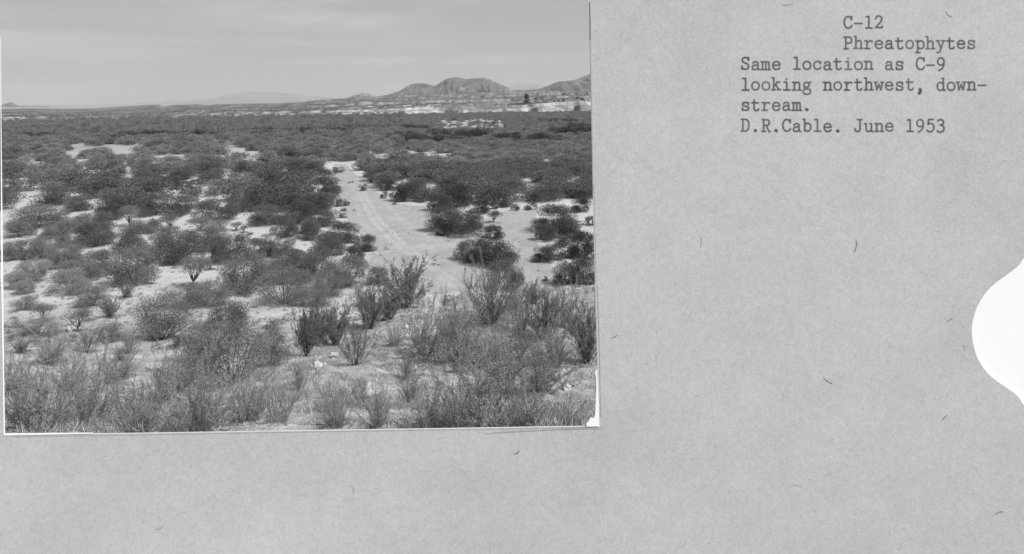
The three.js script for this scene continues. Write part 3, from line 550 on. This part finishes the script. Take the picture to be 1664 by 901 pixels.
{
  const R = rng(555), list = [], grass = [], gravel = [];
  for (let k = 0; k < 1500; k++) { const px = -20 + 1000 * R(), py = 335 + 300 * Math.pow(R(), 0.8); const p = hit(px, py); if (inside(washPoly, p.x, p.z) && R() < 0.85) continue; if (p.z > -20) continue; list.push({ X: p.x, y: p.y, D: -p.z, w: 0.2 + 0.55 * R() * R(), h: 0.12 + 0.26 * R() * R() }); }
  stand('ground_tufts', 'tiny dry tufts dotting the bare sand between the shrubs', list, tuftShapes, [0.45, 1.1], 4);
  for (let k = 0; k < 5200; k++) { const px = -20 + 1010 * R(), py = 470 + 240 * R(); const p = hit(px, py); if (-p.z > 24) continue; if (fbm(p.x * 0.7, p.z * 0.7, 3, 141) < 0.42) continue; grass.push([p, 0.5 + R()]); }
  const gb = (s) => { const r = rng(s), t = new Tri(); for (let i = 0; i < 26; i++) { const a = r() * 6.28, tilt = 0.25 + 0.75 * r(), d = V(Math.sin(tilt) * Math.cos(a), Math.cos(tilt), Math.sin(tilt) * Math.sin(a)); t.blade(V((r() - 0.5) * 0.12, 0, (r() - 0.5) * 0.12), d, d.clone().cross(ball(r)).normalize(), 0.05 + 0.08 * r(), 0.006, 0.7 + 0.6 * r()); } return t.geometry(); };
  const straw = mat(0.36, { vertexColors: true }), o = new THREE.Object3D(), G = new THREE.Group();
  [1, 2, 3].forEach((s) => { const mine = grass.filter((_, i) => i % 3 === s - 1), m = new THREE.InstancedMesh(gb(s * 31), straw, mine.length); m.name = 'blades'; mine.forEach(([p, k], i) => { o.position.copy(p); o.rotation.set(0, R() * 6.28, 0); o.scale.setScalar(k); o.updateMatrix(); m.setMatrixAt(i, o.matrix); const v = 0.55 + 0.6 * R(); m.setColorAt(i, grey(v)); }); G.add(m); });
  top(G, 'dry_grass', 'short dry grass and dead stalks over the near slope', null, null, 'stuff');
  const pebble = (s) => { const g = new THREE.IcosahedronGeometry(1, 1), p = g.attributes.position, r = rng(s), st = new Map(), c = []; for (let i = 0; i < p.count; i++) { const key = [p.getX(i), p.getY(i), p.getZ(i)].map((v) => v.toFixed(3)).join(); if (!st.has(key)) st.set(key, 0.68 + 0.5 * r()); const k = st.get(key); p.setXYZ(i, p.getX(i) * k, p.getY(i) * k * 0.62, p.getZ(i) * k * 0.8); c.push(1, 1, 1); } g.setAttribute('color', new THREE.Float32BufferAttribute(c, 3)); g.computeVertexNormals(); return g; };
  const G2 = new THREE.Group(), shapesP = [1, 2, 3, 4].map((s) => pebble(s * 7));
  for (let k = 0; k < 6500; k++) { const px = 380 + 600 * R(), py = 455 + 250 * R(); const p = hit(px, py); if (-p.z > 24) continue; gravel.push([p, (0.5 + 2.6 * Math.pow(R(), 3.5)) / F * -p.z]); }
  for (let k = 0; k < 900; k++) { const p = hit(-20 + 450 * R(), 520 + 190 * R()); gravel.push([p, (0.5 + 2 * Math.pow(R(), 3)) / F * -p.z]); }
  shapesP.forEach((geo, s) => { const mine = gravel.filter((_, i) => i % 4 === s), m = new THREE.InstancedMesh(geo, stoneMat, mine.length); m.name = 'stones'; mine.forEach(([p, k], i) => { o.position.copy(p); o.position.y += k * 0.15; o.rotation.set(R(), R() * 6.28, R()); o.scale.setScalar(k); o.updateMatrix(); m.setMatrixAt(i, o.matrix); m.setColorAt(i, grey(0.22 + 0.3 * R() * R() + 0.05)); }); G2.add(m); });
  top(G2, 'gravel', 'loose pale gravel scattered over the spur and the near slope', null, null, 'stuff');
  // twigs and leaf litter, added dark to deepen the shade under the shrubs
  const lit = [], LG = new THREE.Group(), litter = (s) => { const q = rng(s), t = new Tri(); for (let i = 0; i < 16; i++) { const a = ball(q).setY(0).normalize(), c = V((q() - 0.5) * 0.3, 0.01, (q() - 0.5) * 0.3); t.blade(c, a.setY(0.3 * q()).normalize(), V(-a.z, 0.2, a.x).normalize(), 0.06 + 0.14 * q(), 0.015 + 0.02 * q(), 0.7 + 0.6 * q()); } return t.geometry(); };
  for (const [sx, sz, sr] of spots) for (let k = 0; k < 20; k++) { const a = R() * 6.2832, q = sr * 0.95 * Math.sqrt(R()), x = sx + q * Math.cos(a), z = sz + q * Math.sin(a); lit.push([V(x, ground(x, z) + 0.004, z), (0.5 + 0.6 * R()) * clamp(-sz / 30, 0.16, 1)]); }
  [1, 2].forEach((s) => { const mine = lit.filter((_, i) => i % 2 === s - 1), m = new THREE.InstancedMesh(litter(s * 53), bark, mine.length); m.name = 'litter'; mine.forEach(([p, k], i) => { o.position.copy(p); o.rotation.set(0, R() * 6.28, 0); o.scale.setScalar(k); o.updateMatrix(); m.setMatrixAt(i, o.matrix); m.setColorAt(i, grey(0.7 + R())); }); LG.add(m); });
  top(LG, 'shading_leaf_litter', 'dark twigs and leaf litter added to deepen the shade under the shrubs', null, null, 'stuff');
  // brush dotted over the bluffs and terraces
  const dots = []; for (let k = 0; k < 8000; k++) { const px = -60 + 1150 * R(), d = 705 + 1450 * Math.pow(R(), 1.5), x = (px - CX) / F * d; if (fbm(x / 60, d / 60, 3, 151) < 0.42) continue; dots.push({ X: x, y: hillY(px, d, x), D: d, w: 1.4 + 2.6 * R(), h: 0.8 + 1.2 * R() }); }
  stand('hillside_brush', 'dark brush dotted over the pale bluffs and hill terraces', dots, tuftShapes, [0.4, 0.65], 6);
  // larger stones, one by one
  for (const [x, y, w, h, v, label] of [[515, 599, 17, 13, 0.44, 'large white angular rock on the spur beside the vase shaped creosote'], [508, 608, 9, 6, 0.46, 'small white rock just below the large white one'], [543, 580, 15, 7, 0.45, 'flat pale rock behind the vase shaped creosote'], [601, 645, 17, 12, 0.42, 'rounded grey rock half sunk in gravel below the white rock'], [921, 634, 16, 11, 0.42, 'pale angular stone under the long branch of the knotted shrub'], [934, 627, 11, 8, 0.44, 'paler small stone beside the angular one under the long branch'], [880, 680, 13, 14, 0.52, 'upright pale stone beside the tangled front shrub'], [728, 504, 9, 7, 0.48, 'white stone on the bare spur crest'], [765, 505, 13, 5, 0.48, 'flat white stone on the spur crest under the tall open shrub'], [660, 534, 9, 7, 0.5, 'pale stone below the tall leafy creosote'], [850, 605, 12, 8, 0.5, 'pale stone between the knotted shrub and the grey one behind it'], [905, 700, 12, 9, 0.55, 'pale stone near the bottom edge beside the tangled shrub']]) {
    const p = hit(x, y), D = -p.z, m = new THREE.Mesh(pebble(900 + x), mat(v)), s = w / F * D / 1.8; m.position.copy(p); m.position.y += h / F * D * 0.3; m.scale.set(s, h / F * D / 1.1, s); m.rotation.y = x; top(m, 'rock', label, 'rock');
  }
  // dead wood
  const stick = (pts, r0, r1, material, name, label, cat) => { const P = pts.map(([x, y, up]) => { const p = hit(pts[0][0], pts[0][1]); const D = -p.z; return V((x - CX) / F * D, p.y + up, -D + 0.1 * (x % 3)); }); const t = new Tri(); t.twig(new THREE.CatmullRomCurve3(P).getPoints(8), r0, r1, 1, 6); return top(new THREE.Mesh(t.geometry(), material), name, label, cat); };
  stick([[97, 540, 0.02], [104, 540, 0.16], [112, 541, 0.18], [118, 542, 0.03]], 0.07, 0.05, deadWood, 'log', 'bleached log lying at the foot of a rounded shrub', 'log');
  stick([[132, 398, 0.1], [131, 398, 0.45], [133, 397, 0.8]], 0.045, 0.03, deadWood, 'dead_stick', 'dead white curved stick before the clump of three mesquites', 'stick');
  stick([[712, 286, 0], [712, 285, 2], [712.3, 284, 4.4]], 0.05, 0.04, darkWood, 'wooden_pole', 'thin dark pole rising from the scrub beyond the far bank', 'pole');
  { const p = hit(93, 369), t = new Tri(), R2 = rng(5); for (let i = 0; i < 5; i++) { const a = V((R2() - 0.5) * 0.5, 0, (R2() - 0.5) * 0.3); t.twig(bent(a, a.clone().add(V((R2() - 0.5) * 0.7, 0.35 + 0.2 * R2(), 0)), R2, 3), 0.14, 0.06, 1, 6); } const m = new THREE.Mesh(t.geometry(), bark); m.position.copy(p).add(V(0.25, 0, 0)); top(m, 'stump', 'dark broken stump on the bare sand flat', 'stump'); }
}
// the bluff: one tree and low bushes along its rim
{
  const at = (px, d) => { const x = (px - CX) / F * d; return V(x, hillY(px, d, x), -d); };
  const p = at(855.5, 742), tr = new THREE.Group(), sh = domeShrub(779, { clumps: 34, leaves: 3400, len: 0.08, wid: 0.04, skirt: 0.35, stems: 8 });
  const a = new THREE.Mesh(sh.wood, bark), b = new THREE.Mesh(sh.leaf, leafTone[4]); a.name = 'trunk'; b.name = 'crown'; tr.add(a, b); tr.position.copy(p); tr.scale.set(5.4, 13.5, 5.4); tr.position.y -= 0.4;
  top(tr, 'lone_tree', 'lone dark tall tree standing on the rim of the pale bluff', 'tree');
  const R = rng(31);
  for (const [px, w] of [[841, 3], [848, 4], [862, 5], [870, 4], [900, 3.5], [908, 5], [916, 5], [938, 6], [946, 6]]) plant('lite', 'desert_shrub', at(px, 730 + 14 * R()).toArray(), w * 1.0, w * 0.5, 4, 'small dark bush on the rim of the pale bluff near the lone tree', 'shrub', 'bushes along the bluff rim');
}


// ---------------------------------------------------------------- the grey filing card that the view is mounted in: a real board standing on posts on the hillside
{
  const D = 2.6, K = D / F, P = (x, y) => [(x - CX) * K, H - (y - EYE) * K], trace = (s, pts) => pts.forEach(([x, y], i) => { const [u, v] = P(x, y); i ? s.lineTo(u, v) : s.moveTo(u, v); });
  const CW = 2048, CH = 1144, k = CW / 1664, cv = document.createElement('canvas'); cv.width = CW; cv.height = CH;
  const g = cv.getContext('2d'), im = g.createImageData(CW, CH), R = rng(1953);
  for (let j = 0; j < CH; j++) for (let i = 0; i < CW; i++) {
    const v = 200 + 7 * smooth(640, 820, j / k) * smooth(900, 200, i / k) - 5 * smooth(0.55, 0.8, fbm(i / 330, j / 300, 3, 411)) - 4 * smooth(1400, 1664, i / k) * smooth(620, 760, j / k) + 8 * (fbm(i / 60, j / 60, 3, 401) - 0.5) + 11 * (fbm(i / 9, j / 9, 3, 403) - 0.5) + 18 * (vn(i / 2.1, j / 2.1, 405) - 0.5) + 6 * (hash(i, j, 407) - 0.5), o = (j * CW + i) * 4;
    im.data[o] = im.data[o + 1] = im.data[o + 2] = v; im.data[o + 3] = 255;
  }
  g.putImageData(im, 0, 0); g.save(); g.scale(k, k); g.lineCap = 'round'; g.lineJoin = 'round';
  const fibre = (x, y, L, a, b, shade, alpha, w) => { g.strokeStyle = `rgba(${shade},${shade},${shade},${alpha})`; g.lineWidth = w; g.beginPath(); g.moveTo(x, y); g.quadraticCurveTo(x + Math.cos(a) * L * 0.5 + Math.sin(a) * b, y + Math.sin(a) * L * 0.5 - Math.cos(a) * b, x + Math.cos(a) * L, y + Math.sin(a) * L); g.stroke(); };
  for (let n = 0; n < 3600; n++) { const dark = R() < 0.62; fibre(R() * 1664, R() * 930, 4 + 14 * R() * R(), R() * 6.28, (R() - 0.5) * 6, dark ? 110 : 232, dark ? 0.12 + 0.26 * R() * R() : 0.2, 0.55 + 0.55 * R()); }
  for (const [x, y, L, a, b, w] of [[1392, 392, 18, 1.75, 3, 1.6], [1339, 615, 16, 0.6, -2, 1.6], [1532, 683, 10, -0.8, 1, 1.6], [1538, 20, 12, 0.7, -4, 1.4], [1618, 837, 13, -0.35, 3, 1.3], [836, 738, 9, -0.6, -4, 1.6], [1540, 523, 9, -0.5, 1, 1.2], [1566, 562, 8, 1.4, 2, 0.9], [1288, 6, 16, 3, 3, 0.9], [1003, 545, 9, 2.6, 1, 1.3], [1139, 385, 17, 1.6, 2, 0.8], [570, 790, 12, 1.2, 3, 0.8], [265, 855, 14, 2.6, 3, 0.8], [1290, 790, 13, 0.2, 3, 0.7]]) fibre(x, y, L, a, b, 55, 0.62, w);
  // pencil lines along the print, and its shadowed edge painted as dark lines
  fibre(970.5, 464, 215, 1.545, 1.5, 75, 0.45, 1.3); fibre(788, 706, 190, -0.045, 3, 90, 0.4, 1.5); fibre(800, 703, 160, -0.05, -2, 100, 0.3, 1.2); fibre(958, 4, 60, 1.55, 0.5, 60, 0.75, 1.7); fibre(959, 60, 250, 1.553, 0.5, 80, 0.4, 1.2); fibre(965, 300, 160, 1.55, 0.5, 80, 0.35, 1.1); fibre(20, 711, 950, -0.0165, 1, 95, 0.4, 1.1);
  // typewriter lettering
  const glyph = {
    C: 'M13.5 6.3 V1.2 M13.4 5.8 C12.5 2.6 10.5 1 8 1 C4 1 1.5 5 1.5 10.5 C1.5 16 4 20 8 20 C10.8 20 13 18 13.8 15.5', '-': 'M1.5 12.8 H13.5', 1: 'M3.5 1.6 L7.8 1 V20 M3 20 H12.8', 2: 'M2.5 5.8 C3 2.6 5 1 7.5 1 C10.5 1 12.5 3 12.5 6 C12.5 9.5 9 12 2.5 19.8 H13 V17.2',
    P: 'M1 1 H8.5 C11.8 1 13.5 3 13.5 6 C13.5 9 11.8 11 8.5 11 H4 M4 1 V20 M1 20 H7.5', h: 'M0.8 0.6 H3.5 V20 M0.8 20 H6 M3.5 11 C5 8.5 6.8 7.4 8.6 7.4 C11 7.4 12 9 12 11.5 V20 M9.5 20 H14.5', r: 'M1.5 7.5 H5 V20 M1.5 20 H9.5 M5 12 C6.5 8.8 8.5 7.3 10.8 7.3 C12 7.3 13 7.8 13.3 8.8',
    e: 'M2 13.3 H13 C13 9.5 11 7.3 7.6 7.3 C4 7.3 1.8 10 1.8 13.7 C1.8 17.5 4 20.2 7.8 20.2 C10.2 20.2 12 19.2 13 17.5', a: 'M3 10 C3.5 8.2 5.2 7.3 7.3 7.3 C10 7.3 11.2 8.6 11.2 11 V18 C11.2 19.5 12.3 20 14 20 M11.2 12.5 C6 12.5 2 13.2 2 16.8 C2 19 3.6 20.2 5.8 20.2 C8.4 20.2 10.4 18.6 11.2 16.5',
    t: 'M5.2 2.5 V16.5 C5.2 19 6.3 20.2 8.6 20.2 C10.8 20.2 12.3 19 12.8 17.5 M1.5 7.5 H12', o: 'M7.5 7.3 C3.8 7.3 1.6 10 1.6 13.7 C1.6 17.5 3.8 20.2 7.5 20.2 C11.2 20.2 13.4 17.5 13.4 13.7 C13.4 10 11.2 7.3 7.5 7.3 Z', p: 'M0.8 7.5 H3.6 V26.5 M0.8 26.5 H7 M3.6 11 C4.8 8.5 6.5 7.3 8.6 7.3 C11.8 7.3 13.6 10 13.6 13.7 C13.6 17.5 11.6 20.2 8.6 20.2 C6.4 20.2 4.6 19 3.6 16.5',
    y: 'M0.5 7.5 H5.5 M9.5 7.5 H14.5 M2.8 7.5 L7.8 19.5 M12.3 7.5 L7 23 C6.3 25.5 5 26.5 3 26.5 H1.5', s: 'M12.3 11 V7.8 M12.3 10.5 C11.5 8.3 9.8 7.3 7.4 7.3 C4.6 7.3 2.9 8.6 2.9 10.5 C2.9 12.6 4.8 13.2 7.5 13.6 C10.5 14 12.6 14.7 12.6 16.9 C12.6 19 10.6 20.2 7.6 20.2 C5 20.2 3.2 19.2 2.5 17 M2.5 16.5 V20',
    S: 'M12.6 5.5 V1.2 M12.6 5 C11.6 2.3 9.8 1 7.4 1 C4.4 1 2.5 2.8 2.5 5.4 C2.5 8.6 5 9.5 7.6 10.2 C10.7 11 13 12 13 15.2 C13 18.2 10.8 20.2 7.6 20.2 C4.8 20.2 2.8 18.6 2 15.5 M2 15 V20', m: 'M0 7.5 H2.2 V20 M0 20 H4 M2.2 10.5 C3 8.3 4 7.3 5.2 7.3 C6.8 7.3 7.5 8.5 7.5 10.5 V20 M6 20 H9.2 M7.5 10.5 C8.3 8.3 9.3 7.3 10.5 7.3 C12 7.3 12.8 8.5 12.8 10.5 V20 M11.3 20 H15',
    l: 'M3 1 H7.7 V20 M2.5 20 H13', c: 'M12.5 10.5 V7.6 M12.5 10.8 C11.5 8.5 9.8 7.3 7.6 7.3 C4 7.3 1.8 10 1.8 13.7 C1.8 17.5 4 20.2 7.7 20.2 C10.2 20.2 12 19 12.8 17', i: 'M3.5 7.5 H7.7 V20 M2.5 20 H13 M7.4 2 V2.6', n: 'M0.8 7.5 H3.5 V20 M0.8 20 H6 M3.5 11 C5 8.5 6.8 7.3 8.6 7.3 C11 7.3 12 8.8 12 11.3 V20 M9.5 20 H14.5',
    9: 'M12.6 8 C11.8 11 9.8 12.7 7.4 12.7 C4.4 12.7 2.4 10.3 2.4 7 C2.4 3.5 4.5 1 7.5 1 C10.8 1 12.7 3.8 12.7 8.5 C12.7 15 10 19.5 4.5 21.5', k: 'M0.8 0.8 H3.6 V20 M0.8 20 H6 M3.6 14.5 L10.5 7.5 M8.5 7.5 H13.5 M6.5 11.8 L12 20 M9.5 20 H14.5',
    g: 'M6.8 7.3 C4.2 7.3 2.5 9 2.5 11.3 C2.5 13.8 4.2 15.3 6.8 15.3 C9.4 15.3 11 13.8 11 11.3 C11 9 9.4 7.3 6.8 7.3 M9.8 8.6 C10.8 7.4 12 7 13.6 7.3 M4 14.8 C2.8 16 3 18 5 18.2 H9.5 C12 18.3 13.3 19.8 13.3 22 C13.3 25 10.8 26.7 7.4 26.7 C3.8 26.7 1.6 25 1.6 22.5 C1.6 20.5 3 19 4.8 18.3', w: 'M0 7.5 H4.5 M10.5 7.5 H15 M1.8 7.5 L4.2 20 L7.5 11 L10.8 20 L13.2 7.5',
    ',': 'M7.3 18.6 L7.8 19.4 C8.5 20.5 8 23 6 25', d: 'M9 0.8 H11.8 V20 H14.5 M11.8 11 C10.8 8.5 9 7.3 7 7.3 C3.8 7.3 1.8 10 1.8 13.7 C1.8 17.5 3.8 20.2 7 20.2 C9 20.2 10.8 19 11.8 16.5', '.': 'M6.8 19 L7.6 19.4', D: 'M1 1 H7 C11.4 1 13.6 4.5 13.6 10.5 C13.6 16.5 11.4 20 7 20 H1 M3.6 1 V20', R: 'M1 1 H8 C11.2 1 12.8 2.8 12.8 5.5 C12.8 8.4 11.2 10.2 8 10.2 H3.8 M3.8 1 V20 M1 20 H6.5 M8 10.2 L12.3 20 H14.5',
    b: 'M0.8 0.8 H3.6 V20 M3.6 11 C4.8 8.5 6.5 7.3 8.5 7.3 C11.6 7.3 13.5 10 13.5 13.7 C13.5 17.5 11.6 20.2 8.5 20.2 C6.4 20.2 4.6 19 3.6 16.5', J: 'M6 1 H13.5 M10.3 1 V15 C10.3 18.2 8.8 20.2 6 20.2 C3.4 20.2 2 18.4 2 15.5', u: 'M0.8 7.5 H3.5 V16 C3.5 18.8 4.6 20.2 6.9 20.2 C9 20.2 10.8 19 12 16.5 M9.5 7.5 H12 V20 H14.5',
    5: 'M12 1 H4.5 L3.8 9 C5 7.8 6.5 7.3 8 7.3 C11.2 7.3 13 9.8 13 13.5 C13 18 10.5 21 6.8 21 C4.5 21 2.8 20 2 18.5', 3: 'M2.8 3.5 C3.8 1.8 5.4 1 7.3 1 C10.2 1 12 2.8 12 5.4 C12 8.2 9.8 9.8 6.5 9.8 C10.3 9.8 12.8 11.8 12.8 15.2 C12.8 19 10 21.5 6.5 21.5 C4.2 21.5 2.6 20.4 1.8 18.8',
  };
  for (const [x0, base, text] of [[1371, 46, 'C-12'], [1371, 79.5, 'Phreatophytes'], [1204, 113.5, 'Same location as C-9'], [1204, 147, 'looking northwest, down-'], [1204, 180, 'stream.'], [1204, 214, 'D.R.Cable. June 1953']])
    [...text].forEach((ch, i) => {
      if (!glyph[ch]) return;
      g.save(); g.translate(x0 + i * 16.72 + 0.5 * (R() - 0.5), base - 20.6 + 0.9 * (R() - 0.5));
      const worn = 0.5 + 0.5 * vn(i * 0.35 + base, x0 * 0.01, 415) + (text.startsWith('Same') && i < 4 ? 0.25 : 0); const heavy = ch === '.' || ch === ',', pth = new Path2D(glyph[ch]), ink = 58 + 22 * R();
      g.strokeStyle = `rgba(${ink | 0},${ink | 0},${ink | 0},0.28)`; g.lineWidth = heavy ? 6 : 3.7; g.stroke(pth);
      g.strokeStyle = `rgba(${ink | 0},${ink | 0},${ink | 0},${clamp(0.4 + 0.4 * worn + 0.1 * R(), 0, 0.92)})`; g.lineWidth = heavy ? 4.6 : 2.2; g.stroke(pth);
      g.restore();
    });
  g.restore();
  const print = new THREE.CanvasTexture(cv); print.colorSpace = THREE.SRGBColorSpace;
  const board = new THREE.MeshStandardMaterial({ map: print, color: grey(0.93), roughness: 0.96 }), white = mat(0.96), wood = mat(0.3);
  const uvs = (geo) => { const p = geo.attributes.position, u = geo.attributes.uv; for (let i = 0; i < p.count; i++) u.setXY(i, (p.getX(i) / K + CX) / 1664, 1 - (EYE + (H - p.getY(i)) / K) * k / CH); return geo; };
  const slab = (pts, thick, z, material, name) => { const s = new THREE.Shape(); trace(s, pts); const m = new THREE.Mesh(uvs(new THREE.ExtrudeGeometry(s, { depth: thick, bevelEnabled: false })), material); m.position.z = z; m.name = name; return m; };
  const card = new THREE.Group(), x0 = P(1310, 0)[0], y0 = ground(x0, -D); card.position.set(x0, y0, -D);
  const add = (m, z = 0) => { m.position.add(V(-x0, -y0, z)); card.add(m); };
  const notch = [[1669, 662], [1664, 658], [1655, 645], [1640, 633], [1617, 617], [1600, 600], [1588, 579], [1582, 558], [1580, 538], [1582, 516], [1589, 494], [1601, 474], [1618, 457], [1640, 441], [1654, 430], [1662, 419], [1669, 408]];
  add(slab([[-34, 470], [1, 470], [3, 560], [6, 708], [250, 704.5], [500, 700.5], [740, 697], [973, 693], [971, 600], [968, 500], [963, 300], [959.5, 120], [957, 40], [955, 0], [953, -42], [1669, -42], ...new THREE.CatmullRomCurve3(notch.map(([x, y]) => V(x, y, 0))).getPoints(90).map((p) => [p.x, p.y]).reverse(), [1669, 926], [-34, 926]], 0.006, -0.006, board, 'card_sheet'));
  const lower = new THREE.CatmullRomCurve3(notch.map(([x, y]) => V(x + 3.2 * smooth(600, 470, y), y + 3 * smooth(600, 470, y), 0))).getPoints(90).map((p) => [p.x, p.y]);
  add(slab([[1545, 380], [1669, 380], ...lower.reverse(), [1669, 690], [1545, 690]], 0.002, -0.0085, mat(0.5), 'lower_ply'));
  add(slab([[0.4, 60], [1.8, 225], [4, 430], [7, 704.6], [150, 703.6], [150, 705.2], [5.6, 708], [2, 470]], 0.002, 0, white, 'print_border'));
  add(slab([[953, 693.2], [953, 688], [957, 684], [959, 679], [964, 680], [967, 676], [968.5, 650], [969, 615], [967, 606], [968, 603], [970.5, 600], [974, 693]], 0.002, 0.0005, white, 'torn_print_corner'));
  for (const px of [1040, 1490]) { const x = P(px, 0)[0], yb = ground(x, -D - 0.05) - 0.5, yt = P(0, -20)[1], m = new THREE.Mesh(new THREE.BoxGeometry(0.07, yt - yb, 0.05), wood); m.name = 'support_post'; m.position.set(x, (yt + yb) / 2, -0.033); add(m); }
  top(card, 'mount_card', 'large grey filing card with typed caption and rounded notch around the view', 'card');
  const b0 = P(1660, 0)[0], yb0 = P(0, 760)[1], back = new THREE.Group(); back.position.set(b0, yb0, -D);
  const sheet = slab([[1520, 360], [1740, 360], [1740, 760], [1520, 760]], 0.003, -0.015, white, 'white_sheet'); sheet.position.add(V(-b0, -yb0, 0)); back.add(sheet);
  top(back, 'backing_sheet', 'plain white sheet showing through the rounded notch of the grey card', 'paper');
}


renderer.render(scene, camera);
